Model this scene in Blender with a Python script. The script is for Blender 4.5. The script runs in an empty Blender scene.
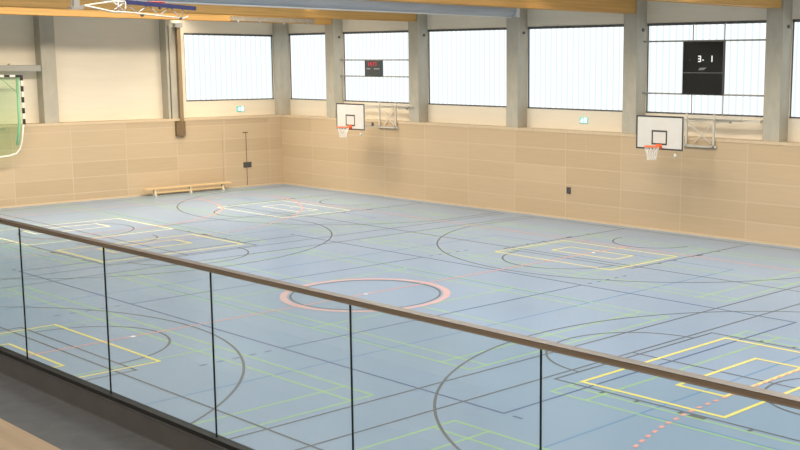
import bpy, bmesh, math, random
from mathutils import Matrix, Vector
random.seed(4)
S = bpy.context.scene
COL = S.collection
PI = math.pi

# ------------------------------------------------------------------ helpers
# Hall coordinates used below: x along the window wall, d = distance from the
# window wall into the hall, z up.  Blender: (x, -d, z).
def V(p):
    return Vector((p[0], -p[1], p[2]))

class MB:
    """collects shapes (given in hall coordinates) for ONE mesh object"""
    def __init__(self):
        self.bm = bmesh.new()

    def box(self, x0, x1, d0, d1, z0, z1, mi=0, bev=0.0):
        r = bmesh.ops.create_cube(self.bm, size=1.0)
        vs = r['verts']
        for v in vs:
            v.co = Vector((x0 + (v.co.x + .5) * (x1 - x0), -(d0 + (v.co.y + .5) * (d1 - d0)), z0 + (v.co.z + .5) * (z1 - z0)))
        fs = list({f for v in vs for f in v.link_faces})
        for f in fs:
            f.material_index = mi
        if bev > 0:
            es = list({e for v in vs for e in v.link_edges})
            rb = bmesh.ops.bevel(self.bm, geom=es, offset=bev, segments=2, affect='EDGES', profile=.5)
            for f in rb['faces']:
                f.material_index = mi
        return self

    def bar(self, p, q, w, h, mi=0):
        """rectangular bar from p to q, w wide (horizontal), h high"""
        a, b = V(p), V(q)
        t = (b - a).normalized()
        up = Vector((0, 0, 1)) if abs(t.z) < .95 else Vector((0, 1, 0))
        s = t.cross(up).normalized()
        u = s.cross(t).normalized()
        vs = []
        for c in (a, b):
            for i, j in ((-1, -1), (1, -1), (1, 1), (-1, 1)):
                vs.append(self.bm.verts.new(c + s * (i * w / 2) + u * (j * h / 2)))
        for k in range(4):
            self.bm.faces.new((vs[k], vs[(k + 1) % 4], vs[4 + (k + 1) % 4], vs[4 + k])).material_index = mi
        self.bm.faces.new(vs[3::-1]).material_index = mi
        self.bm.faces.new(vs[4:]).material_index = mi
        return self

    def path(self, pts, r, n=8, mi=0, closed=False, cap=True):
        P = [V(p) for p in pts]
        N = len(P)
        rings = []
        for i, c in enumerate(P):
            a = P[(i - 1) % N] if (closed or i > 0) else P[i]
            b = P[(i + 1) % N] if (closed or i < N - 1) else P[i]
            t = (b - a).normalized()
            up = Vector((0, 0, 1)) if abs(t.z) < .9 else Vector((1, 0, 0))
            s = t.cross(up).normalized()
            u = s.cross(t).normalized()
            rings.append([self.bm.verts.new(c + s * (math.cos(2 * PI * k / n) * r) + u * (math.sin(2 * PI * k / n) * r)) for k in range(n)])
        M = N if closed else N - 1
        for i in range(M):
            A, B = rings[i], rings[(i + 1) % N]
            for k in range(n):
                f = self.bm.faces.new((A[k], A[(k + 1) % n], B[(k + 1) % n], B[k]))
                f.material_index = mi
                f.smooth = n > 5
        if cap and not closed:
            self.bm.faces.new(rings[0][::-1]).material_index = mi
            self.bm.faces.new(rings[-1]).material_index = mi
        return self

    def prism(self, poly, x0, x1, mi=0):
        """polygon in (d, z) extruded along x"""
        A = [self.bm.verts.new(V((x0, d, z))) for d, z in poly]
        B = [self.bm.verts.new(V((x1, d, z))) for d, z in poly]
        n = len(poly)
        for k in range(n):
            self.bm.faces.new((A[k], A[(k + 1) % n], B[(k + 1) % n], B[k])).material_index = mi
        self.bm.faces.new(A[::-1]).material_index = mi
        self.bm.faces.new(B).material_index = mi
        return self

    def prism_d(self, poly, d0, d1, mi=0):
        """polygon in (x, z) extruded along d"""
        A = [self.bm.verts.new(V((x, d0, z))) for x, z in poly]
        B = [self.bm.verts.new(V((x, d1, z))) for x, z in poly]
        n = len(poly)
        for k in range(n):
            self.bm.faces.new((A[k], A[(k + 1) % n], B[(k + 1) % n], B[k])).material_index = mi
        self.bm.faces.new(A[::-1]).material_index = mi
        self.bm.faces.new(B).material_index = mi
        return self

    def quad(self, pts, mi=0):
        f = self.bm.faces.new([self.bm.verts.new(V(p)) for p in pts])
        f.material_index = mi
        return self

    def build(self, name, mats, parent=None, recalc=True):
        if recalc:
            bmesh.ops.recalc_face_normals(self.bm, faces=self.bm.faces[:])
        me = bpy.data.meshes.new(name)
        if parent is not None:
            base = Vector((0, 0, 0))
            p = parent
            while p is not None:
                base += p.location
                p = p.parent
            bmesh.ops.translate(self.bm, verts=self.bm.verts[:], vec=-base)
        self.bm.to_mesh(me)
        self.bm.free()
        for m in (mats if isinstance(mats, (list, tuple)) else [mats]):
            me.materials.append(m)
        o = bpy.data.objects.new(name, me)
        COL.objects.link(o)
        if parent is not None:
            o.parent = parent
        return o

def tag(o, label=None, cat=None, group=None, kind=None):
    if label: o['label'] = label
    if cat: o['category'] = cat
    if group: o['group'] = group
    if kind: o['kind'] = kind
    return o

def thing(name, loc, label, cat, group=None):
    o = bpy.data.objects.new(name, None)
    o.empty_display_size = .2
    o.location = V(loc)
    COL.objects.link(o)
    return tag(o, label, cat, group)

def struct(o):
    o['kind'] = 'structure'
    return o

def dup_tree(o, parent=None):
    c = o.copy()
    COL.objects.link(c)
    if parent is not None:
        c.parent = parent
    for ch in list(o.children):
        dup_tree(ch, c)
    return c

# ------------------------------------------------------------------ materials
def principled(name, col, rough=.5, metal=0.0, spec=.5):
    m = bpy.data.materials.new(name)
    m.use_nodes = True
    b = m.node_tree.nodes['Principled BSDF']
    b.inputs['Base Color'].default_value = (*col, 1)
    b.inputs['Roughness'].default_value = rough
    b.inputs['Metallic'].default_value = metal
    b.inputs['Specular IOR Level'].default_value = spec
    return m

def noisy(name, col, var=.08, scale=(4, 4, 4), rough=.5, metal=0.0, spec=.5, detail=4, bump=0.0):
    """base colour varied by a stretched noise in object space"""
    m = principled(name, col, rough, metal, spec)
    nt = m.node_tree
    L = nt.links
    tc = nt.nodes.new('ShaderNodeTexCoord')
    mp = nt.nodes.new('ShaderNodeMapping')
    mp.inputs['Scale'].default_value = scale
    nz = nt.nodes.new('ShaderNodeTexNoise')
    nz.inputs['Scale'].default_value = 1
    nz.inputs['Detail'].default_value = detail
    rp = nt.nodes.new('ShaderNodeValToRGB')
    lo = [max(0, c * (1 - var)) for c in col]
    hi = [min(1, c * (1 + var)) for c in col]
    rp.color_ramp.elements[0].position = .3
    rp.color_ramp.elements[1].position = .7
    rp.color_ramp.elements[0].color = (*lo, 1)
    rp.color_ramp.elements[1].color = (*hi, 1)
    b = nt.nodes['Principled BSDF']
    L.new(tc.outputs['Object'], mp.inputs['Vector'])
    L.new(mp.outputs['Vector'], nz.inputs['Vector'])
    L.new(nz.outputs['Fac'], rp.inputs['Fac'])
    L.new(rp.outputs['Color'], b.inputs['Base Color'])
    if bump > 0:
        bp = nt.nodes.new('ShaderNodeBump')
        bp.inputs['Strength'].default_value = bump
        bp.inputs['Distance'].default_value = .01
        L.new(nz.outputs['Fac'], bp.inputs['Height'])
        L.new(bp.outputs['Normal'], b.inputs['Normal'])
    return m

def panel_wood(name, axis, col1, col2, joint):
    """perforated impact-wall panels about 2.4 x 0.61 m with pale joints; axis = horizontal axis of the wall"""
    m = principled(name, col1, .55, 0, .25)
    nt = m.node_tree
    L = nt.links
    b = nt.nodes['Principled BSDF']
    tc = nt.nodes.new('ShaderNodeTexCoord')
    sx = nt.nodes.new('ShaderNodeSeparateXYZ')
    cb = nt.nodes.new('ShaderNodeCombineXYZ')
    L.new(tc.outputs['Object'], sx.inputs[0])
    L.new(sx.outputs[axis], cb.inputs[0])
    L.new(sx.outputs['Z'], cb.inputs[1])
    mp = nt.nodes.new('ShaderNodeMapping')
    mp.inputs['Location'].default_value = (.375, 0, 0) if axis == 'X' else (2.99, -.335, 0)
    L.new(cb.outputs[0], mp.inputs['Vector'])
    br = nt.nodes.new('ShaderNodeTexBrick')
    br.offset = 0.0
    br.squash = 1.0
    br.inputs['Scale'].default_value = 1.0
    br.inputs['Brick Width'].default_value = 2.485 if axis == 'X' else 2.31
    br.inputs['Row Height'].default_value = .615
    br.inputs['Mortar Size'].default_value = .018
    br.inputs['Mortar Smooth'].default_value = .2
    br.inputs['Bias'].default_value = 0
    br.inputs['Color1'].default_value = (*col1, 1)
    br.inputs['Color2'].default_value = (*col2, 1)
    br.inputs['Mortar'].default_value = (*joint, 1)
    L.new(mp.outputs[0], br.inputs['Vector'])
    # grain, stretched along the boards
    mp2 = nt.nodes.new('ShaderNodeMapping')
    mp2.inputs['Scale'].default_value = (.9, 14, 1)
    L.new(cb.outputs[0], mp2.inputs['Vector'])
    nz = nt.nodes.new('ShaderNodeTexNoise')
    nz.inputs['Scale'].default_value = 1
    nz.inputs['Detail'].default_value = 5
    L.new(mp2.outputs[0], nz.inputs['Vector'])
    mr = nt.nodes.new('ShaderNodeMapRange')
    mr.inputs['From Min'].default_value = .3
    mr.inputs['From Max'].default_value = .7
    mr.inputs['To Min'].default_value = .97
    mr.inputs['To Max'].default_value = 1.02
    L.new(nz.outputs['Fac'], mr.inputs['Value'])
    mx = nt.nodes.new('ShaderNodeMix')
    mx.data_type = 'RGBA'
    mx.blend_type = 'MULTIPLY'
    mx.inputs['Factor'].default_value = 1
    L.new(br.outputs['Color'], mx.inputs['A'])
    L.new(mr.outputs['Result'], mx.inputs['B'])
    L.new(mx.outputs['Result'], b.inputs['Base Color'])
    return m

def window_glow(name, axis):
    """translucent profiled-glass planks lit by the day outside, joints every 0.26 m"""
    m = bpy.data.materials.new(name)
    m.use_nodes = True
    nt = m.node_tree
    L = nt.links
    nt.nodes.clear()
    out = nt.nodes.new('ShaderNodeOutputMaterial')
    em = nt.nodes.new('ShaderNodeEmission')
    tc = nt.nodes.new('ShaderNodeTexCoord')
    sx = nt.nodes.new('ShaderNodeSeparateXYZ')
    L.new(tc.outputs['Object'], sx.inputs[0])
    mu = nt.nodes.new('ShaderNodeMath'); mu.operation = 'MULTIPLY'
    mu.inputs[1].default_value = 1 / .262
    L.new(sx.outputs[axis], mu.inputs[0])
    fr = nt.nodes.new('ShaderNodeMath'); fr.operation = 'FRACT'
    L.new(mu.outputs[0], fr.inputs[0])
    rp = nt.nodes.new('ShaderNodeValToRGB')
    e = rp.color_ramp.elements
    e[0].position = 0; e[0].color = (.66, .77, .795, 1)
    e[1].position = .16; e[1].color = (.97, 1, 1, 1)
    x = e.new(.62); x.color = (.97, 1, 1, 1)
    x = e.new(.8); x.color = (.77, .84, .85, 1)
    x = e.new(1.0); x.color = (.66, .77, .795, 1)
    L.new(fr.outputs[0], rp.inputs['Fac'])
    L.new(rp.outputs['Color'], em.inputs['Color'])
    em.inputs['Strength'].default_value = WIN
    L.new(em.outputs[0], out.inputs[0])
    return m

def emit(name, col, s):
    m = bpy.data.materials.new(name)
    m.use_nodes = True
    nt = m.node_tree
    nt.nodes.clear()
    out = nt.nodes.new('ShaderNodeOutputMaterial')
    em = nt.nodes.new('ShaderNodeEmission')
    em.inputs['Color'].default_value = (*col, 1)
    em.inputs['Strength'].default_value = s
    nt.links.new(em.outputs[0], out.inputs[0])
    return m

def sheer(name, tint, gloss=.0, rough=.02, body=None, fac=0.0):
    """clear tinted sheet: transparent + fresnel reflection (+ a little diffuse body)"""
    m = bpy.data.materials.new(name)
    m.use_nodes = True
    nt = m.node_tree
    L = nt.links
    nt.nodes.clear()
    out = nt.nodes.new('ShaderNodeOutputMaterial')
    tr = nt.nodes.new('ShaderNodeBsdfTransparent')
    tr.inputs['Color'].default_value = (*tint, 1)
    last = tr.outputs[0]
    if body:
        df = nt.nodes.new('ShaderNodeBsdfDiffuse')
        df.inputs['Color'].default_value = (*body, 1)
        mx = nt.nodes.new('ShaderNodeMixShader')
        mx.inputs[0].default_value = fac
        L.new(last, mx.inputs[1]); L.new(df.outputs[0], mx.inputs[2])
        last = mx.outputs[0]
    if gloss > 0:
        gl = nt.nodes.new('ShaderNodeBsdfGlossy')
        gl.inputs['Roughness'].default_value = rough
        fn = nt.nodes.new('ShaderNodeFresnel')
        fn.inputs['IOR'].default_value = 1.35
        mt = nt.nodes.new('ShaderNodeMath'); mt.operation = 'MULTIPLY'
        mt.inputs[1].default_value = gloss
        L.new(fn.outputs[0], mt.inputs[0])
        mx = nt.nodes.new('ShaderNodeMixShader')
        L.new(mt.outputs[0], mx.inputs[0])
        L.new(last, mx.inputs[1]); L.new(gl.outputs[0], mx.inputs[2])
        last = mx.outputs[0]
    L.new(last, out.inputs[0])
    return m

WIN = 1.22
M = {}
M['floor'] = noisy('sports_floor_blue', (.245, .342, .474), .03, (.35, .35, 1), .30, 0, .42)
M['l_blue'] = principled('line_light_blue', (.13, .27, .46), .4)
M['green'] = principled('line_green', (.33, .55, .225), .4)
M['navy'] = principled('line_navy', (.06, .105, .23), .4)
M['black'] = principled('line_black', (.10, .115, .125), .4)
M['yellow'] = principled('line_yellow', (.86, .74, .16), .4)
M['red'] = principled('line_red', (.80, .36, .30), .4)
M['cream'] = principled('line_pale_yellow', (.88, .84, .55), .4)  # the yellow line paint again, with glare lightened into its colour
M['pink'] = principled('line_faded_red', (.62, .40, .40), .4)
M['white_dot'] = principled('socket_cover_white', (.85, .86, .86), .4)
M['end_wood'] = panel_wood('impact_panel_wood_end', 'Y', (.53, .41, .275), (.475, .365, .24), (.565, .45, .315))
M['long_wood'] = panel_wood('impact_panel_wood_long', 'X', (.57, .435, .285), (.52, .39, .25), (.61, .475, .325))  # lighter than the end panels: window reflections put into the colour
M['cap_wood'] = noisy('cap_wood', (.62, .49, .335), .06, (6, 6, 20), .5, 0, .3)
M['plaster'] = noisy('cream_board_wall', (.80, .728, .60), .025, (.6, .6, 5), .7, 0, .2)
M['soffit'] = noisy('ceiling_grey_board', (.78, .77, .75), .05, (2, 2, 2), .8)
M['concrete'] = noisy('column_concrete', (.455, .425, .35), .07, (5, 5, 2.2), .75, 0, .3)
M['glulam'] = noisy('glulam_spruce', (.66, .38, .12), .14, (14, .5, 26), .5, 0, .35, 6)
M['steel'] = principled('brushed_steel', (.55, .56, .56), .35, .8)
M['white_steel'] = principled('white_powder_coated_steel', (.64, .60, .52), .45)
M['cream_steel'] = principled('cream_steel', (.60, .55, .46), .5)
M['bar_grey'] = principled('bracket_grey', (.38, .37, .34), .5)
M['hoist'] = noisy('hoist_rail_dull', (.34, .30, .24), .1, (6, 6, 6), .6)
M['dark'] = principled('dark_frame', (.06, .065, .07), .45)
M['grey_frame'] = principled('window_frame_grey', (.09, .095, .10), .45)
M['board_white'] = noisy('backboard_white', (.60, .59, .565), .02, (3, 3, 3), .35)
M['board_line'] = principled('backboard_black_line', (.05, .05, .05), .4)
M['orange'] = principled('rim_orange', (.85, .16, .04), .4)
M['net'] = principled('net_white_cord', (.78, .77, .74), .8)
M['sb_dark'] = principled('scoreboard_black', (.012, .013, .013), .3)
M['sb_grey'] = principled('scoreboard_charcoal', (.055, .065, .068), .4)
M['sb_mark'] = principled('scoreboard_grey_mark', (.30, .32, .32), .5)
M['led_white'] = emit('led_white', (1, 1, .97), 1.1)
M['led_red'] = emit('led_red', (1, .10, .12), .75)
M['exit_green'] = emit('exit_sign_green', (.30, .80, .66), 1.0)
M['exit_white'] = emit('exit_sign_white', (.82, 1, .97), 2.6)
M['curtain'] = noisy('divider_fabric_grey', (.37, .385, .41), .10, (12, .5, 12), .6, 0, .4)
M['curtain_hem'] = principled('divider_hem_white', (.78, .78, .76), .6)
M['blue_pad'] = principled('blue_edge_pad', (.015, .02, .085), .5)
M['red_rim'] = principled('rim_red', (.38, .05, .04), .4)
M['bench_wood'] = noisy('bench_pine', (.70, .51, .28), .08, (20, 2, 20), .45)
M['bench_leg'] = principled('bench_leg_pale', (.74, .66, .50), .5)
M['post_wood'] = noisy('guide_rail_brown', (.29, .21, .12), .12, (20, 20, 3), .5)
M['box_brown'] = noisy('guide_box_brown', (.19, .125, .065), .14, (30, 30, 4), .5)
M['gasket'] = principled('door_gap_dark', (.12, .09, .055), .8)
M['goal_black'] = principled('goal_black_band', (.02, .02, .02), .4)
M['goal_white'] = principled('goal_white_paint', (.82, .80, .72), .4)
M['goal_green'] = principled('goal_green_tube', (.22, .52, .30), .4)
M['goal_net'] = sheer('goal_net_green', (.86, .96, .83), body=(.40, .52, .32), fac=.10)
M['rail'] = noisy('handrail_bronze_steel', (.29, .245, .20), .08, (2, 30, 30), .38, .7)
M['glass'] = sheer('railing_glass', (.915, .945, .94), gloss=.12, rough=.02)
M['glass_edge'] = principled('glass_edge_dark_green', (.02, .035, .03), .25)
M['channel'] = principled('glass_channel_black', (.02, .02, .02), .5)
M['kerb'] = noisy('kerb_grey', (.13, .125, .12), .08, (5, 5, 5), .7)
M['gal_floor'] = noisy('gallery_floor_grey', (.20, .20, .205), .10, (9, 9, 9), .6, 0, .3, 6)
M['step_wood'] = noisy('step_oak', (.60, .44, .29), .10, (1.5, 22, 22), .5)

# ------------------------------------------------------------------ the court floor (one mesh, lines are paint on it)
LX, LD = 45.0, 27.45
XE = -.2                                   # end wall face
fb = MB()
fb.box(XE - .6, 45.6, -.7, 34.0, -.15, 0, 0)
LAY = {c: (mi, .0008 + .0005 * k) for k, (c, mi) in enumerate((('l_blue', 1), ('green', 2), ('navy', 3), ('black', 4), ('cream', 9), ('yellow', 5), ('pink', 8), ('red', 6), ('white_dot', 7)))}

def ln(c, p, q, w=.05, dash=None, ext=True):
    mi, z = LAY[c]
    p, q = Vector(p), Vector(q)
    z += .0003 if dash else (.0001 if abs(p.x - q.x) < .01 else 0)   # strips never lie in one plane where they cross
    t = (q - p)
    n = t.length
    t.normalize()
    s = Vector((-t.y, t.x)) * (w / 2)
    segs = [(-(w / 2), n + w / 2)] if ext else [(0, n)]
    if dash:
        segs = []
        k = 0.0
        while k < n:
            segs.append((k, min(k + dash[0], n)))
            k += dash[0] + dash[1]
    for a, b in segs:
        A, B = p + t * a, p + t * b
        fb.quad([(A.x - s.x, A.y - s.y, z), (B.x - s.x, B.y - s.y, z), (B.x + s.x, B.y + s.y, z), (A.x + s.x, A.y + s.y, z)], mi)

def arc(c, cen, r, a0, a1, w=.05, dash=None):
    mi, z = LAY[c]
    z += .0002
    step = math.radians(2.5) if not dash else dash[0] / r
    n = max(4, int(abs(a1 - a0) / step))
    for k in range(n):
        if dash and (k % 2):
            continue
        u, v = a0 + (a1 - a0) * k / n, a0 + (a1 - a0) * (k + 1) / n
        P = []
        for rr, an in ((r - w / 2, u), (r + w / 2, u), (r + w / 2, v), (r - w / 2, v)):
            P.append((cen[0] + rr * math.cos(an), cen[1] + rr * math.sin(an), z))
        fb.quad(P, mi)

def rect(c, x0, x1, d0, d1, w=.05):
    ln(c, (x0, d0), (x1, d0), w); ln(c, (x0, d1), (x1, d1), w)
    ln(c, (x0, d0), (x0, d1), w); ln(c, (x1, d0), (x1, d1), w)

CX, CD = 22.5, 13.5
# badminton, green: three by three courts
for bx in (7.12, 22.5, 37.88):
    for bd in (5.2, 13.5, 21.8):
        w = .05
        rect('green', bx - 6.7, bx + 6.7, bd - 3.03, bd + 3.03, w)
        for s in (-1, 1):
            ln('green', (bx - 6.7, bd + s * 2.58), (bx + 6.7, bd + s * 2.58), w)
            ln('green', (bx + s * 5.94, bd - 3.03), (bx + s * 5.94, bd + 3.03), w)
            ln('green', (bx + s * 1.98, bd - 3.03), (bx + s * 1.98, bd + 3.03), w)
            ln('green', (bx + s * 1.98, bd), (bx + s * 6.7, bd), w)
# cross volleyball, light blue
for vx in (7.5, 22.5, 37.5):
    rect('l_blue', vx - 4.475, vx + 4.475, CD - 8.975, CD + 8.975)
    for s in (-1, 1):
        ln('l_blue', (vx - 4.475, CD + s * 2.975), (vx + 4.475, CD + s * 2.975))
# main volleyball, navy
rect('navy', CX - 8.975, CX + 8.975, CD - 4.475, CD + 4.475)
for s in (-1, 1):
    ln('navy', (CX + s * 2.975, CD - 4.475), (CX + s * 2.975, CD + 4.475))
    for u in (-1, 1):
        ln('navy', (CX + s * 2.975, CD + u * 4.72), (CX + s * 2.975, CD + u * 6.4), .05, (.15, .2))
        ln('navy', (CX + s * 9.2, CD + u * 4.475), (CX + s * 9.35, CD + u * 4.475))
# basketball, main and cross courts, black
def basket_end(bx, bd, ax, s, half):
    """(bx,bd) = middle of the end line; ax 'x' or 'd' = playing direction; s = inward sign"""
    def P(u, v):
        return (bx + s * u, bd + v) if ax == 'x' else (bx + v, bd + s * u)
    for v in (-2.425, 2.425):
        ln('black', P(0, v), P(5.775, v))
        o = .12 if v > 0 else -.12
        for u, w in ((1.76, .07), (2.72, .30), (3.04, .08), (3.92, .07), (4.65, .07)):
            ln('black', P(u, v), P(u, v + o * 1.1), w, None, False)
    ln('black', P(5.775, -2.425), P(5.775, 2.425))
    base = 0 if ax == 'x' else PI / 2
    if s < 0:
        base += PI
    arc('black', P(5.775, 0), 1.775, base - PI / 2, base + PI / 2)
    arc('black', P(1.575, 0), 1.275, base - PI / 2, base + PI / 2)
    th = math.acos((half) / 6.725)
    u1 = 1.575 + math.sqrt(6.725 ** 2 - half ** 2)
    a = math.asin(half / 6.725)
    arc('black', P(1.575, 0), 6.725, base - a, base + a)
    for v in (-half, half):
        ln('black', P(0, v), P(u1, v))

rect('black', CX - 14.025, CX + 14.025, CD - 7.525, CD + 7.525)
basket_end(8.5, CD, 'x', 1, 6.575)
basket_end(36.5, CD, 'x', -1, 6.575)
ln('black', (CX, CD - 7.525), (CX, CD + 7.525))
arc('black', (CX, CD), 1.775, 0, 2 * PI)
for cx in (7.5, 22.5, 37.5):
    rect('black', cx - 6.95, cx + 6.95, .475, 26.525)
    basket_end(cx, .5, 'd', 1, 6.575)
    basket_end(cx, 26.5, 'd', -1, 6.575)
    if cx != 22.5:
        arc('black', (cx, CD), 1.775, 0, 2 * PI)
        ln('black', (cx - 6.95, CD), (cx + 6.95, CD))
# handball, red
rect('red', 2.5, 42.5, 3.5, 23.5)
ln('red', (CX, 3.5), (CX, 23.5), .05)
arc('pink', (CX, CD), 1.94, 0, 2 * PI, .17)
for gx, s in ((2.5, 1), (42.5, -1)):
    for r, dash in ((6.0, None), (9.0, (.125, .125))):
        ln('red', (gx + s * r, CD - 1.5), (gx + s * r, CD + 1.5), .05 if not dash else .07, dash)
        for u in (-1, 1):
            a0 = 0 if s > 0 else PI
            a1 = (PI / 2 if u > 0 else -PI / 2) if s > 0 else (PI / 2 if u > 0 else 3 * PI / 2)
            if r == 9.0:
                a1 = a0 + (a1 - a0) * .93
            n = 54
            arc('red', (gx, CD + u * 1.5), r, a0, a1, .05 if not dash else .07, dash)
    ln('red', (gx + s * 7, CD - .5), (gx + s * 7, CD + .5))
# floorball goal areas, yellow
for s in (-1, 1):
    c = CX + s * 11.5
    w = .075
    def X(u): return CX + s * u
    x0, x1 = sorted((X(8.68), X(11.6)))
    rect('yellow', x0, x1, 11.27, 15.73, w)
    x0, x1 = sorted((X(10.0), X(10.97)))
    rect('yellow', x0, x1, 12.25, 14.75, w)
    x0, x1 = sorted((X(13.15), X(16.9)))
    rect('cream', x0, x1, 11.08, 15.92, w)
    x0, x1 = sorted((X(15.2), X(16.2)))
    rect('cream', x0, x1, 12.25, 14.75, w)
for cx in (7.5, 22.5, 37.5):
    for s in (-1, 1):
        d0, d1 = sorted((CD + s * 6.62, CD + s * 9.62))
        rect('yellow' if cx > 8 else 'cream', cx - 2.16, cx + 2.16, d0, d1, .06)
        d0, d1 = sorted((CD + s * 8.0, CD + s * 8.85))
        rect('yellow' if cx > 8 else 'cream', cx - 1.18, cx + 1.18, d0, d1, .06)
# white socket covers
for px, pd in ((22.5, 13.5), (22.5, 5.0), (22.5, 19.5), (7.5, 5.0)):
    arc('white_dot', (px, pd), .0275, 0, 2 * PI, .055)
floor = struct(fb.build('floor', [M['floor'], M['l_blue'], M['green'], M['navy'], M['black'], M['yellow'], M['red'], M['white_dot'], M['pink'], M['cream']], recalc=False))
# make all normals face up where they matter
bm = bmesh.new(); bm.from_mesh(floor.data)
for f in bm.faces:
    if len(f.verts) == 4 and abs(f.normal.z) > .9 and f.normal.z < 0 and f.calc_center_median().z > -.1:
        f.normal_flip()
bm.to_mesh(floor.data); bm.free()

# ------------------------------------------------------------------ walls
ZT = 3.05          # top of wooden impact wall
ZR = 8.6           # ceiling
WP = -.6           # upper window wall plane (d)
WE = XE - .6       # upper end wall plane (x)
ZW0, ZW1 = 3.84, 6.80
COLX = [3.1 + 5.455 * k for k in range(0, 9)]
CW = .57

# wooden impact walls (the setting)
b = MB(); b.box(XE, 45.6, -.1, 0, 0, ZT)
struct(b.build('wall_back', M['long_wood']))
b = MB(); b.box(XE - .1, XE, -.1, 34, 0, ZT)
struct(b.build('wall_left', M['end_wood']))
b = MB(); b.box(XE - .1, 45.6, -.6, .012, ZT, ZT + .09, bev=.006)
struct(b.build('trim_1', M['cap_wood']))
b = MB(); b.box(XE - .6, XE + .012, .013, 34, ZT, ZT + .09, bev=.006)
struct(b.build('trim_2', M['cap_wood']))
b = MB(); b.box(XE, 45.6, 0, .02, 0, .07, bev=.004)
struct(b.build('baseboard_back', M['cap_wood']))
b = MB(); b.box(XE, XE + .02, .021, 27.4, 0, .07, bev=.004)
struct(b.build('baseboard_left', M['cap_wood']))

# upper window wall: bands below and above the windows, piers behind columns
b = MB()
b.box(WE - .25, 45.6, WP - .25, WP, ZT + .09, ZW0)
b.box(WE - .25, 45.6, WP - .25, WP, ZW1, ZR)
wins = []
edges = [WE + .05] + COLX
for k in range(len(edges)):
    l = (WE + .53) if k == 0 else edges[k] + CW + .03
    r = COLX[k] if k < len(COLX) else 0
    if k >= len(COLX):
        break
    wins.append((l, r - .02))
px = WE - .25
for l, r in wins:
    b.box(px, l, WP - .25, WP, ZW0, ZW1)
    px = r
b.box(px, 45.6, WP - .25, WP, ZW0, ZW1)
struct(b.build('wall_back_upper', M['plaster']))
# end wall upper
EW0, EW1 = -.05, 4.43          # the end wall's window (d)
b = MB()
b.box(WE - .25, WE, WP, 34, ZT + .09, ZW0)
b.box(WE - .25, WE, WP, 34, ZW1 - .06, ZR)
b.box(WE - .25, WE, EW1, 34, ZW0, ZW1 - .06)
b.box(WE - .25, WE, WP, EW0, ZW0, ZW1 - .06)
struct(b.build('wall_left_upper', M['plaster']))
# far sides of the hall, behind and beside the viewer
b = MB(); b.box(45.6, 45.8, -.85, 34, 0, ZR)
struct(b.build('wall_right', M['plaster']))
b = MB(); b.box(WE - .25, 45.8, 34, 34.2, 0, ZR)
struct(b.build('wall_front', M['plaster']))
b = MB(); b.box(WE - .25, 45.8, -.85, 34.2, ZR, ZR + .2)
struct(b.build('ceiling', M['soffit']))

# windows: frame + glowing profiled glass
GLX, GLY = window_glow('profiled_glass_long', 'X'), window_glow('profiled_glass_end', 'Y')
n = 1
for l, r in wins:
    f = MB()
    f.box(l, r, WP - .12, WP + .015, ZW0, ZW0 + .045)
    f.box(l, r, WP - .12, WP + .015, ZW1 - .085, ZW1)
    f.box(l, l + .03, WP - .12, WP - .02, ZW0 + .045, ZW1 - .085)
    f.box(r - .03, r, WP - .12, WP - .02, ZW0 + .045, ZW1 - .085)
    w = struct(f.build('window_%d' % n, M['grey_frame']))
    p = MB(); p.box(l + .03, r - .03, WP - .10, WP - .06, ZW0 + .045, ZW1 - .085)
    p.build('pane', GLX, w)
    n += 1
f = MB()
f.box(WE - .12, WE + .015, EW0, EW1, ZW0, ZW0 + .045)
f.box(WE - .12, WE + .015, EW0, EW1, ZW1 - .14, ZW1 - .06)
f.box(WE - .12, WE - .02, EW0, EW0 + .03, ZW0 + .045, ZW1 - .14)
f.box(WE - .12, WE - .02, EW1 - .03, EW1, ZW0 + .045, ZW1 - .14)
w = struct(f.build('window_%d' % n, M['grey_frame']))
p = MB(); p.box(WE - .10, WE - .06, EW0 + .03, EW1 - .03, ZW0 + .045, ZW1 - .14)
p.build('pane', GLY, w)

# doors flush in the wooden walls
def seam_door(name, seams, handle, mat='gasket'):
    m = MB()
    for s in seams:
        m.box(*s)
    o = struct(m.build(name, M[mat]))
    h = MB(); h.box(*handle, bev=.006)
    h.build('door_handle', M['dark'], o)
    return o
seam_door('door_1', [(XE - .02, XE + .006, 1.885, 1.915, .07, 2.42), (XE - .02, XE + .003, 3.10, 3.105, .07, 2.42), (XE - .02, XE + .012, 1.80, 2.07, 2.405, 2.445)],
          (XE, XE + .03, 1.68, 2.07, .88, 1.10))
seam_door('door_2', [(17.03, 17.045, -.01, .005, .07, ZT), (17.95, 17.96, -.01, .005, .07, ZT)], (17.11, 17.27, 0, .035, .93, 1.14), 'cap_wood')

# ------------------------------------------------------------------ concrete columns
def column(x0, x1, d0, d1, label, bolt=True, grp='concrete columns along the window wall', bd=-.40):
    t = thing('concrete_column', ((x0 + x1) / 2, (d0 + d1) / 2, ZT + .09), label, 'column', grp)
    m = MB(); m.box(x0, x1, d0, d1, ZT + .09, ZR, bev=.012)
    m.build('shaft', M['concrete'], t)
    if bolt:
        m = MB()
        m.path([(x1, bd, 6.58), (x1 + .035, bd, 6.58)], .055, 12)
        m.build('anchor_bolt', M['dark'], t)
    return t
names = ['concrete column left of the small scoreboard window', 'concrete column right of the small scoreboard window',
         'concrete column where the grey rolled curtain ends', 'concrete column left of the large black scoreboard',
         'concrete column right of the large black scoreboard, nearest the right edge']
for k in range(5):
    column(COLX[k], COLX[k] + CW, WP, -.1, names[k])
column(WE, XE - .1, WP, -.1, 'concrete column in the far corner where both window walls meet', False)
column(WE, XE - .1, 10.31, 10.86, 'concrete column on the end wall beside the hanging green goal', False, 'concrete columns on the end wall')
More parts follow.
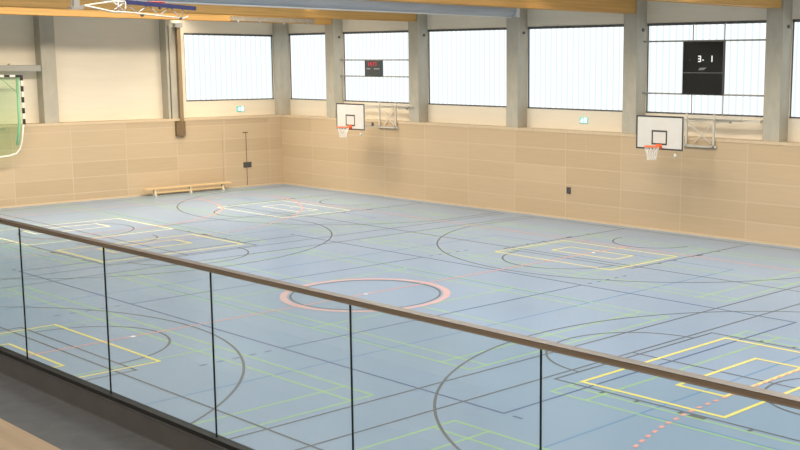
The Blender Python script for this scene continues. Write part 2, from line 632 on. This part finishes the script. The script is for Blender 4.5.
c = column(WE, XE - .1, 4.98, 5.55, 'concrete column on the end wall beside the brown guide rail', False, 'concrete columns on the end wall')
m = MB()
m.path([(XE - .08, 5.44, 3.15), (XE - .08, 5.44, 7.0)], .02, 8)
m.build('conduit', M['kerb'], c)

# ------------------------------------------------------------------ glulam beams
ZB = 7.13
bn = ['glued timber roof beam farthest back, behind the folded basket', 'orange timber roof beam behind the grey rolled curtain',
      'timber roof beam right above the grey rolled curtain', 'large timber roof beam ending at the column left of the black scoreboard',
      'timber roof beam at the top right edge ending at the rightmost column']
for k in range(5):
    m = MB(); m.box(COLX[k] + .08, COLX[k] + CW - .08, -.1, 34, ZB + (.0 if k != 2 else .75), ZR, bev=.02)
    tag(m.build('roof_beam', M['glulam']), bn[k], 'beam', 'glued timber roof beams')

# rolled divider curtain under the third beam
t = thing('divider_curtain', (COLX[2] + .3, 13, ZB), 'grey rolled-up divider curtain hanging lengthwise under the roof', 'curtain')
m = MB()
xc = COLX[2] + .36
poly = []
for k in range(17):
    a = PI + PI * k / 16
    poly.append((xc + .30 * math.cos(a), ZB + .30 + .27 * math.sin(a)))
poly += [(xc + .30, ZB + .72), (xc - .30, ZB + .72)]
m.prism_d(poly, .05, 27.0)
o = m.build('fabric_roll', M['curtain'], t)
for f in o.data.polygons: f.use_smooth = False
m = MB()
m.path([(xc - .02, .0, ZB + .012), (xc - .02, 27.0, ZB + .012)], .03, 8)
m.build('hem', M['curtain_hem'], t)
m = MB(); m.box(xc - .31, xc + .31, -.06, .05, ZB + .02, ZB + .5, bev=.03)
m.build('end_cap', M['curtain_hem'], t)

# ------------------------------------------------------------------ wall baskets
def make_hoop(cx, label, b0, b1):
    t = thing('basketball_hoop', (cx, 0, 2.83), label, 'basketball hoop', 'basketball hoops on the window wall')
    bd = 1.675
    z0, z1 = 2.83, 3.88
    m = MB()
    m.box(cx - .9, cx + .9, bd - .03, bd, z0, z1, 0, .004)
    bb = m.build('backboard', M['board_white'], t)
    m = MB()
    e = .004
    for (a, c, u, v) in ((-.9, .9, z0, z0 + .05), (-.9, .9, z1 - .05, z1), (-.9, -.85, z0 + .05, z1 - .05), (.85, .9, z0 + .05, z1 - .05)):
        m.box(cx + a, cx + c, bd, bd + e, u, v)
    m.build('border', M['board_line'], bb)
    m = MB()
    for (a, c, u, v) in ((-.295, .295, 2.98, 3.03), (-.295, .295, 3.38, 3.43), (-.295, -.245, 3.03, 3.38), (.245, .295, 3.03, 3.38)):
        m.box(cx + a, cx + c, bd, bd + e, u, v)
    m.build('target_square', M['board_line'], bb)
    # rim with brace plate
    zr = 2.95
    rc = bd + .15 + .225
    m = MB()
    m.path([(cx + .235 * math.cos(2 * PI * k / 28), rc + .235 * math.sin(2 * PI * k / 28), zr) for k in range(28)], .018, 8, closed=True)
    m.box(cx - .11, cx + .11, bd + e, bd + .02, zr - .10, zr + .05)
    m.bar((cx - .09, bd + .01, zr), (cx - .09, rc - .2, zr), .02, .03)
    m.bar((cx + .09, bd + .01, zr), (cx + .09, rc - .2, zr), .02, .03)
    m.box(cx - .12, cx + .12, bd + .02, bd + .17, zr - .045, zr - .01)
    rim = m.build('rim', M['orange'], t)
    m = MB()
    NS = 12
    lev = [(0, .225), (.1, .20), (.2, .165), (.3, .14), (.40, .135)]
    for s in (-1, 1):
        for k in range(NS):
            pts = []
            for i, (dz, rr) in enumerate(lev):
                a = 2 * PI * (k + s * i * .5) / NS
                pts.append((cx + rr * math.cos(a), rc + rr * math.sin(a), zr - .015 - dz))
            m.path(pts, .0085, 4)
    m.build('net', M['net'], rim)
    # wall frame + arms that carry the board
    m = MB()
    f0, f1 = cx - .12, cx + .92
    for x in (f0, f1):
        m.bar((x, .06, 2.85), (x, .06, 3.9), .06, .06)
        m.bar((x, .0, 2.9), (x, .09, 2.9), .05, .05)
    m.bar((f0 - .1, .06, 2.88), (f1 + .1, .06, 2.88), .06, .07)
    m.bar((f0, .06, 3.82), (f1 + 1.0, .06, 3.80), .04, .05)
    m.bar((f0 + .05, .06, 3.62), (f1 - .1, .06, 2.98), .035, .035)
    m.bar((f1 - .05, .06, 3.6), (f0 + .3, .06, 2.98), .025, .025)
    m.build('wall_frame', M['white_steel'], t)
    for x, z, zz in ((f0, 3.72, 3.7), (f1, 3.72, 3.7), (f0, 2.92, 3.0), (f1, 2.92, 3.0)):
        m = MB()
        xe = cx - .55 if x == f0 else cx + .6
        m.bar((x, .09, z), (xe, bd - .04, zz), .035, .035)
        m.build('support_arm', M['white_steel'], t)
    m = MB()
    m.bar((cx - .7, bd - .05, 3.7), (cx + .75, bd - .05, 3.7), .04, .04)
    m.bar((cx - .7, bd - .05, 3.0), (cx + .75, bd - .05, 3.0), .04, .04)
    m.bar((cx - .55, bd - .05, 3.0), (cx - .55, bd - .05, 3.7), .04, .04)
    m.bar((cx + .6, bd - .05, 3.0), (cx + .6, bd - .05, 3.7), .04, .04)
    m.build('board_frame', M['white_steel'], t)
    m = MB()
    m.path([(cx + .58, bd - .06, 2.83), (cx + .58, bd - .06, 2.70)], .012, 6)
    m.path([(cx + .58, bd - .06, 2.72), (cx + .58, bd - .06, 2.60)], .05, 10)
    m.build('height_adjuster', M['white_steel'], t)
    m = MB()
    m.path([(f1 - .9, .55, 2.93), (f1 - .9, .55, 3.08)], .05, 8)
    m.build('lock_knob', M['dark'], t)
    # long carrier beam fixed between the columns
    m = MB()
    m.box(cx + b0, cx + b1, -.17, -.09, 3.68, 3.75, 0, .008)
    for x in (cx + b0 + .2, cx, cx + b1 - .2):
        m.box(x - .04, x + .04, -.6, -.17, 3.69, 3.74)
    m.box(cx + .9, cx + 1.4, -.19, -.08, 3.62, 3.70, 0, .006)
    m.build('carrier_beam', M['cream_steel'], t)
    return t
h1 = make_hoop(22.33, 'larger-looking basketball hoop below the black scoreboard, white board with orange rim', -2.1, 2.5)
make_hoop(6.98, 'smaller, farther basketball hoop below the small red-digit scoreboard', -2.6, 1.5)

# ------------------------------------------------------------------ scoreboards
def digit(m, ch, x, z, h, d, t=.03):
    w = h * .55
    seg = {'3': 'abcdg', '1': 'bc', '4': 'bcfg', '2': 'abged', '0': 'abcdef', '5': 'acdfg', '7': 'abc', '8': 'abcdefg', '6': 'acdefg', '9': 'abcdfg'}[ch]
    R_ = {'a': (0, w, h - t, h), 'g': (0, w, h / 2 - t / 2, h / 2 + t / 2), 'd': (0, w, 0, t),
          'f': (0, t, h / 2, h), 'e': (0, t, 0, h / 2), 'b': (w - t, w, h / 2, h), 'c': (w - t, w, 0, h / 2)}
    for s in seg:
        a, b_, u, v = R_[s]
        m.box(x + a, x + b_, d, d + .008, z + u, z + v)

t = thing('scoreboard', (22.66, -.1, 4.5), 'large black scoreboard showing 3 and 1 in front of the window', 'scoreboard', 'scoreboards')
df = -.06
m = MB(); m.box(21.88, 23.41, df - .12, df, 4.52, 6.19, 0, .01)
m.build('housing', M['sb_dark'], t)
m = MB(); m.box(21.88, 23.41, df, df + .006, 5.20, 5.215)
m.build('divider_line', M['sb_mark'], t)
m = MB()
digit(m, '3', 22.47, 5.55, .20, df, .034)
m.build('digit', M['led_white'], t)
m = MB()
m.box(22.64, 22.68, df, df + .008, 5.59, 5.63)
m.build('point', M['led_white'], t)
m = MB(); m.box(22.98, 23.015, df, df + .008, 5.55, 5.75)
m.build('digit', M['led_white'], t)
m = MB()
m.prism_d([(22.48, 5.29), (22.70, 5.30), (22.80, 5.38), (22.54, 5.365)], df, df + .006)
m.build('emblem', M['sb_mark'], t)
m = MB(); m.path([(22.14, df, 5.62), (22.14, df + .006, 5.62)], .03, 10)
m.build('indicator', M['sb_grey'], t)
xl, xr = COLX[3] + CW, COLX[4]
for z in (6.21, 4.51):
    m = MB(); m.path([(xl, -.46, z - .01), (xr, -.46, z - .01)], .027, 8)
    m.build('mounting_rail', M['bar_grey'], t)
for x in (22.16, 23.36):
    for za, zb, zc in ((6.19, 6.77, 6.75), (4.51, 3.86, 3.88)):
        m = MB()
        m.path([(x, -.2, za), (x, -.2, zb)], .018, 8)
        m.bar((x, -.2, zc), (x, -.27, zc), .03, .03)
        m.build('support_rod', M['bar_grey'], t)

t = thing('scoreboard', (6.25, -.1, 4.9), 'small charcoal scoreboard with red digits in front of the window', 'scoreboard', 'scoreboards')
m = MB(); m.box(5.74, 6.80, df - .1, df, 4.95, 5.59, 0, .01)
m.build('housing', M['sb_grey'], t)
m = MB()
digit(m, '1', 5.92, 5.36, .18, df, .045)
m.build('digit', M['led_red'], t)
for ch, x in (('4', 6.09), ('1', 6.24), ('7', 6.40)):
    m = MB(); digit(m, ch, x, 5.36, .18, df, .045)
    m.build('digit', M['led_red'], t)
m = MB(); m.box(5.86, 6.10, df, df + .006, 5.23, 5.28); m.build('caption_strip', M['sb_mark'], t)
m = MB(); m.box(6.32, 6.70, df, df + .006, 5.23, 5.28)
m.build('caption_strip', M['sb_mark'], t)
xl, xr = COLX[0] + CW, COLX[1]
for z in (5.62, 4.94):
    m = MB(); m.path([(xl, -.46, z - .01), (xr, -.46, z - .01)], .027, 8)
    m.path([(xl, -.46, z - .01), (xl + .03, -.46, z - .01)], .05, 10)
    m.build('mounting_rail', M['bar_grey'], t)
xl += .25
m = MB(); m.path([(xl + .07, -.2, 4.94), (xl + .07, -.2, 3.9)], .012, 6); m.bar((xl + .07, -.2, 3.92), (xl + .07, -.27, 3.92), .025, .025)
m.build('support_rod', M['bar_grey'], t)

# both boards hang just in front of the glass, carried by the rails
for o in list(COL.objects):
    if o.parent and o.parent.name.startswith('scoreboard') and not o.name.startswith('mounting_rail'):
        o.location = V((-.18, -.31, -.02) if o.parent.location.x > 15 else (-.31, -.31, -.01))

# ------------------------------------------------------------------ exit signs
def exit_sign_back(x, z):
    t = thing('exit_sign', (x, WP, z), 'small green glowing exit sign on the long wall under the window', 'exit sign', 'exit signs')
    d = WP + .05
    m = MB(); m.box(x - .17, x + .17, WP, d, z - .1, z + .1, 0, .008); m.build('housing', M['exit_green'], t)
    m = MB()
    e = d + .005
    m.box(x + .02, x + .14, d, e, z - .08, z + .08)                                   # doorway
    m.path([(x - .06, e, z + .055), (x - .06, e + .004, z + .055)], .02, 10)          # runner's head
    for p, q in (((-.065, .03), (-.085, -.02)), ((-.085, -.02), (-.055, -.05)), ((-.055, -.05), (-.07, -.085)), ((-.085, -.02), (-.115, -.045)), ((-.115, -.045), (-.145, -.04)), ((-.07, .02), (-.03, .0)), ((-.07, .02), (-.11, .01))):
        m.bar((x + p[0], e, z + p[1]), (x + q[0], e, z + q[1]), .018, .018)
    m.build('pictogram', M['exit_white'], t)
exit_sign_back(17.36, 3.49)
t = thing('exit_sign', (WE, 1.77, 3.44), 'small green glowing exit sign on the end wall above the flush door', 'exit sign', 'exit signs')
xx = WE + .05
m = MB(); m.box(WE, xx, 1.58, 1.94, 3.34, 3.55, 0, .008); m.build('housing', M['exit_green'], t)
m = MB()
m.box(xx, xx + .005, 1.61, 1.75, 3.355, 3.535)
m.path([(xx, 1.83, 3.50), (xx + .009, 1.83, 3.50)], .02, 10)
for p, q in (((1.835, 3.48), (1.855, 3.43)), ((1.855, 3.43), (1.825, 3.40)), ((1.825, 3.40), (1.84, 3.365)), ((1.855, 3.43), (1.885, 3.405)), ((1.885, 3.405), (1.915, 3.41)), ((1.84, 3.47), (1.80, 3.45)), ((1.84, 3.47), (1.88, 3.46))):
    m.bar((xx + .004, p[0], p[1]), (xx + .004, q[0], q[1]), .018, .018)
m.build('pictogram', M['exit_white'], t)

# ------------------------------------------------------------------ guide rail on the end wall
t = thing('guide_rail', (XE, 5.1, 2.42), 'tall brown vertical guide rail with a box at its foot, beside the end window', 'guide rail')
m = MB(); m.box(XE - .19, XE + .07, 4.97, 5.12, 3.02, ZB, 0, .006); m.build('rail', M['post_wood'], t)
m = MB()
m.box(XE, XE + .16, 4.96, 5.36, 2.42, 3.03, 0, .006)
for k in range(3):
    m.box(XE + .155, XE + .17, 5.02 + k * .12, 5.06 + k * .12, 2.45, 3.0)
m.build('foot_box', M['box_brown'], t)
m = MB(); m.box(XE - .19, XE + .12, 4.90, 5.20, 6.95, 7.12, 0, .01); m.build('head_bracket', M['steel'], t)

# ------------------------------------------------------------------ gym bench
t = thing('gym_bench', (.15, 5.2, 0), 'long low wooden gym bench standing along the end wall', 'bench')
bx = .18
m = MB(); m.box(bx - .12, bx + .12, 3.0, 7.1, .285, .32, 0, .008); m.build('seat', M['bench_wood'], t)
m = MB(); m.box(bx - .025, bx + .025, 3.42, 6.65, .10, .17, 0, .006); m.build('rail', M['bench_wood'], t)
for d in (3.42, 5.0, 6.64):
    m = MB()
    m.prism_d([(bx - .14, 0), (bx + .14, 0), (bx + .14, .04), (bx + .07, .08), (bx + .07, .285), (bx - .07, .285), (bx - .07, .08), (bx - .14, .04)], d - .03, d + .03)
    m.build('leg', M['bench_leg'], t)

# ------------------------------------------------------------------ handball goal hung on the end wall
t = thing('handball_goal', (.1, 13.4, 2.0), 'green-netted handball goal hung up on the end wall at the left edge', 'goal')
gx = .38
def stripes(m, fixed, a0, a1, vertical, s=.08):
    L = .205
    k = 0
    a = a0
    while a < a1 - 1e-6:
        e = min(a + L, a1)
        if vertical:
            m.box(gx - s / 2, gx + s / 2, fixed - s / 2, fixed + s / 2, a, e, k % 2)
        else:
            m.box(gx - s / 2, gx + s / 2, a, e, fixed - s / 2, fixed + s / 2, k % 2)
        a = e
        k += 1
m = MB(); stripes(m, 11.97, 3.17, 5.02, True); m.build('post', [M['goal_black'], M['goal_white']], t)
m = MB(); stripes(m, 14.97, 3.17, 5.02, True); m.build('post', [M['goal_black'], M['goal_white']], t)
m = MB(); stripes(m, 4.98, 12.01, 14.93, False); m.build('crossbar', [M['goal_black'], M['goal_white']], t)
m = MB()
side = [(gx, 12.0, 3.17), (gx, 12.04, 2.9), (gx, 12.1, 2.55), (gx, 12.18, 2.27), (gx, 12.32, 2.10), (gx, 12.6, 2.02), (gx, 13.0, 1.99), (gx, 13.5, 1.98)]
m.path(side + [(p[0], 26.94 - p[1], p[2]) for p in side[::-1][1:]], .032, 8)
m.build('bottom_hoop', M['goal_white'], t)
m = MB(); m.path([(gx - .05, 12.11, 4.95), (gx - .05, 12.13, 3.2), (gx - .05, 12.26, 2.4)], .05, 8)
m.build('side_tube', M['goal_green'], t)
m = MB(); m.path([(gx - .05, 14.83, 4.95), (gx - .05, 14.81, 3.2), (gx - .05, 14.68, 2.4)], .05, 8)
m.build('side_tube', M['goal_green'], t)
m = MB(); m.path([(gx - .06, 12.16, 4.38), (gx - .06, 12.76, 4.94)], .012, 6); m.build('brace', M['goal_green'], t)
m = MB(); m.path([(gx - .06, 14.78, 4.38), (gx - .06, 14.18, 4.94)], .012, 6)
m.build('brace', M['goal_green'], t)
m = MB()
pts = [(12.03, 4.95), (12.03, 3.17)] + [(p[1], p[2]) for p in side[1:]]
full = pts + [(26.94 - a, z) for a, z in pts[::-1][1:]]
for xg in (gx - .04,):
    m.quad([(xg, a, z) for a, z in full])
m.build('net', M['goal_net'], t)
m = MB()
for k in range(30):
    d = 12.1 + k * .1
    lo = 2.05 if 12.5 < d < 14.5 else 2.6
    m.path([(gx - .01, d, lo), (gx - .01, d, 4.95)], .0018, 4)
for k in range(24):
    z = 2.6 + k * .1
    m.path([(gx - .01, 12.08, z), (gx - .01, 14.86, z)], .0018, 4)
m.build('net_cord', M['goal_green'], t)
# hooks that hold it to the wall
for d in (12.6, 14.3):
    m = MB(); m.bar((XE, d, 3.0), (gx - .09, d, 3.0), .05, .05)
    m.build('wall_hook', M['steel'], t)

t = thing('wall_bracket', (XE, 12.8, 5.2), 'pale steel bracket bar on the end wall above the hanging goal', 'bracket')
m = MB(); m.box(XE - .08, XE + .18, 11.05, 15.2, 5.16, 5.37, 0, .012); m.build('bar', M['bar_grey'], t)
m = MB()
m.box(XE - .04, XE + .16, 12.05, 12.2, 5.37, 5.45)
m.bar((XE + .05, 12.1, 5.44), (XE + .05, 13.6, 5.50), .05, .05)
m.build('latch', M['bench_leg'], t)
m = MB(); m.box(XE - .6, XE - .08, 14.2, 14.32, 5.2, 5.33); m.build('mount', M['steel'], t)
m = MB(); m.box(XE - .6, XE - .08, 11.1, 11.22, 5.2, 5.33)
m.build('mount', M['steel'], t)

# ------------------------------------------------------------------ folded ceiling basket
t = thing('ceiling_basket', (16.8, 15.3, 7.0), 'folded-up ceiling basketball frame with blue padded board edge, below the roof beams', 'basketball hoop')
X0 = 16.8
m = MB(); m.bar((X0, 16.30, 6.955), (X0, 14.38, 6.865), .10, .10); m.build('blue_pad', M['blue_pad'], t)
m = MB(); m.bar((X0 - .06, 16.28, 6.97), (X0 - 1.08, 16.28, 7.02), .03, .03)
m.bar((X0 - .06, 14.40, 6.88), (X0 - 1.08, 14.40, 6.93), .03, .03)
m.quad([(X0 - .05, 16.28, 6.97), (X0 - 1.08, 16.28, 7.02), (X0 - 1.08, 14.40, 6.93), (X0 - .05, 14.40, 6.88)])
m.quad([(X0 - .05, 16.28, 6.95), (X0 - 1.08, 16.28, 7.0), (X0 - 1.08, 14.40, 6.91), (X0 - .05, 14.40, 6.86)])
m.build('backboard', M['board_white'], t)
m = MB()
m.path([(X0 - .2, 15.36 + .22 * math.cos(2 * PI * k / 20), 7.0 + .0 + .04 + .22 * 0 * math.sin(2 * PI * k / 20)) if False else (X0 - .22 + .22 * math.sin(2 * PI * k / 20), 15.36 + .22 * math.cos(2 * PI * k / 20), 6.99) for k in range(20)], .02, 6, closed=True)
m.build('rim', M['red_rim'], t)
def tubes(name, segs, r, mat, n=6):
    m = MB()
    for p, q in segs:
        m.path([(X0, *p), (X0, *q)], r, n)
    return m.build(name, mat, t)
tubes('lower_chord', [((16.31, 6.71), (14.70, 6.60)), ((14.70, 6.60), (14.60, 6.66)), ((16.31, 6.71), (16.31, 6.96))], .022, M['cream_steel'])
tubes('bracing', [((16.31, 6.95), (16.0, 6.69)), ((16.0, 6.69), (15.7, 6.90)), ((15.7, 6.90), (15.4, 6.65)), ((15.4, 6.65), (15.1, 6.88)), ((15.1, 6.88), (14.82, 6.61)), ((16.66, 6.96), (16.31, 6.71)), ((16.66, 6.72), (16.31, 6.96)), ((16.5, 6.97), (16.5, 6.70)), ((14.75, 6.62), (14.75, 6.88))], .014, M['steel'])
tubes('upper_arm', [((17.38, 6.83), (16.62, 6.96)), ((16.62, 6.96), (16.31, 6.96))], .022, M['cream_steel'])
tubes('lower_arm', [((17.38, 6.83), (16.62, 6.70)), ((16.62, 6.70), (16.31, 6.71))], .028, M['cream_steel'])
for d, z in ((15.38, 6.835), (15.88, 6.64), (14.82, 6.60)):
    m = MB(); m.path([(X0 - .03, d, z), (X0 + .05, d, z)], .03, 8)
    m.build('joint_knob', M['dark'], t)
m = MB()
m.box(X0 - .08, X0 + .08, 17.53, 17.65, 6.78, ZR, 0, .01)
m.box(X0 - .10, X0 + .10, 17.44, 17.74, 6.73, 6.79)
m.bar((X0, 17.5, 6.79), (X0, 17.36, 6.83), .05, .05)
m.build('hanger', M['steel'], t)
m = MB(); m.path([(X0, 14.6, 6.66), (X0, 14.6, ZR)], .006, 6); m.build('hoist_cable', M['steel'], t)
m = MB(); m.path([(X0, 16.0, 6.96), (X0, 16.0, ZR)], .006, 6)
m.build('hoist_cable', M['steel'], t)

# grey mechanism on the farthest beam
t = thing('hoist_rail', (4.0, 3.0, 7.0), 'pale grey hoist rail fixed along the farthest roof beam', 'rail')
m = MB(); m.box(COLX[0] + CW - .08, COLX[0] + CW + .02, .9, 4.9, 7.14, 7.30, 0, .01); m.build('housing', M['hoist'], t)
for d in (1.2, 2.4, 3.6, 4.6):
    m = MB(); m.path([(COLX[0] + CW - .03, d, 7.15), (COLX[0] + CW - .03, d, 7.06)], .05, 10)
    m.build('pulley', M['steel'], t)

# ------------------------------------------------------------------ gallery and glass railing
ZG = 3.45
RD = 27.5
b = MB(); b.box(20.0, 45.6, 27.45, 34, ZG - .35, ZG)
struct(b.build('floor_gallery', M['gal_floor']))
b = MB(); b.box(20.0, 45.6, RD - .05, RD + .035, ZG, 3.575, bev=.006)
struct(b.build('trim_3', M['kerb']))
b = MB(); b.box(20.0, 45.6, 27.41, 27.45, ZG - .35, ZG, bev=.004)
struct(b.build('trim_4', M['kerb']))
t = thing('glass_railing', (36, RD, 3.575), 'frameless glass railing with a slim bronze handrail along the gallery edge', 'railing')
m = MB(); m.box(20.2, 45.58, RD - .022, RD + .022, 3.575, 3.60, 0, .003); m.build('base_channel', M['channel'], t)
PW = 1.104
J0 = 40.936
joints = [J0 + PW * i for i in range(-18, 5)]
for a, c in zip(joints[:-1], joints[1:]):
    m = MB()
    a2, c2 = a + .0015, c - .0015
    m.box(a2, c2, RD - .0045, RD + .0045, 3.585, 4.455)
    m.bm.faces.ensure_lookup_table()
    for f in m.bm.faces:
        f.normal_update()
        if abs(f.normal.y) < .5:
            f.material_index = 1
    m.build('glass_panel', [M['glass'], M['glass_edge']], t)
m = MB(); m.box(20.3, 45.55, RD - .018, RD + .018, 4.450, 4.474, 0, .004); m.build('handrail', M['rail'], t)

t = thing('seating_step', (40, 30, ZG), 'pale oak seating step at the bottom left corner of the gallery', 'step')
m = MB(); m.box(22.0, 45.5, 28.45, 29.9, 3.81, 3.85, 0, .006); m.build('tread', M['step_wood'], t)
m = MB(); m.box(22.0, 45.5, 28.50, 29.9, ZG, 3.81); m.build('riser', M['step_wood'], t)

# ------------------------------------------------------------------ light
def area(name, x, d, z, sx, sy, power, col, rot=(0, 0, 0), spread=180):
    L = bpy.data.lights.new(name, 'AREA')
    L.shape = 'RECTANGLE'
    L.size = sx
    L.size_y = sy
    L.energy = power
    L.color = col
    L.spread = math.radians(spread)
    o = bpy.data.objects.new(name, L)
    o.location = V((x, d, z))
    o.rotation_euler = rot
    COL.objects.link(o)
    return o
WARM = (1.0, .94, .86)
LAMP = 580
for k in range(1, 8):
    x = 1.1 + 5.455 * k
    area('hall_lamp', x, 14.5, 7.9, .5, 18, LAMP, WARM)

FILL_WARM = (1.0, .87, .68)
for k in range(0, 8):      # unseen fill lights added in each bay to brighten the window wall
    area('wall_washer', 1.2 + 5.455 * k, 5.0, 7.6, 4.9, .5, 150, FILL_WARM, (math.radians(16), 0, 0), 125)
area('end_wall_washer', 7.4, 11.5, 8.1, .5, 20, 930, FILL_WARM, (0, math.radians(28), 0), 125)  # added fill without a known fixture, brightens the end wall
area('gallery_lamp', 38, 31.2, 7.9, 12, .5, 260, WARM)  # unseen fill added to light up the seating step and gallery

wd = bpy.data.worlds.new('World')
S.world = wd
wd.use_nodes = True
wd.node_tree.nodes['Background'].inputs['Color'].default_value = (.8, .9, 1, 1)
wd.node_tree.nodes['Background'].inputs['Strength'].default_value = .3

# ------------------------------------------------------------------ camera (solved from the court lines)
f, px, py = 1143.5137, 515.054, 236.236
yaw, pitch, roll = 2.33305403, .14967318, -.00180158
fwd = Vector((math.cos(pitch) * math.cos(yaw), math.cos(pitch) * math.sin(yaw), -math.sin(pitch)))
r = fwd.cross(Vector((0, 0, 1))).normalized()
dn = fwd.cross(r)
c, s = math.cos(roll), math.sin(roll)
r2, d2 = c * r + s * dn, -s * r + c * dn
cam = bpy.data.cameras.new('camera')
co = bpy.data.objects.new('camera', cam)
COL.objects.link(co)
mat = Matrix((( r2.x, -d2.x, -fwd.x, 43.646284), (r2.y, -d2.y, -fwd.y, -30.476018), (r2.z, -d2.z, -fwd.z, 5.462646), (0, 0, 0, 1)))
co.matrix_world = mat
cam.sensor_fit = 'HORIZONTAL'
cam.sensor_width = 36
cam.lens = f * 36 / 800
cam.shift_x = (400 - px) / 800
cam.shift_y = (py - 225) / 800
cam.clip_end = 200
S.camera = co

S.view_settings.view_transform = 'Standard'
S.view_settings.look = 'None'
S.view_settings.gamma = 1
S.view_settings.use_curve_mapping = False
S.view_settings.exposure = -0.03
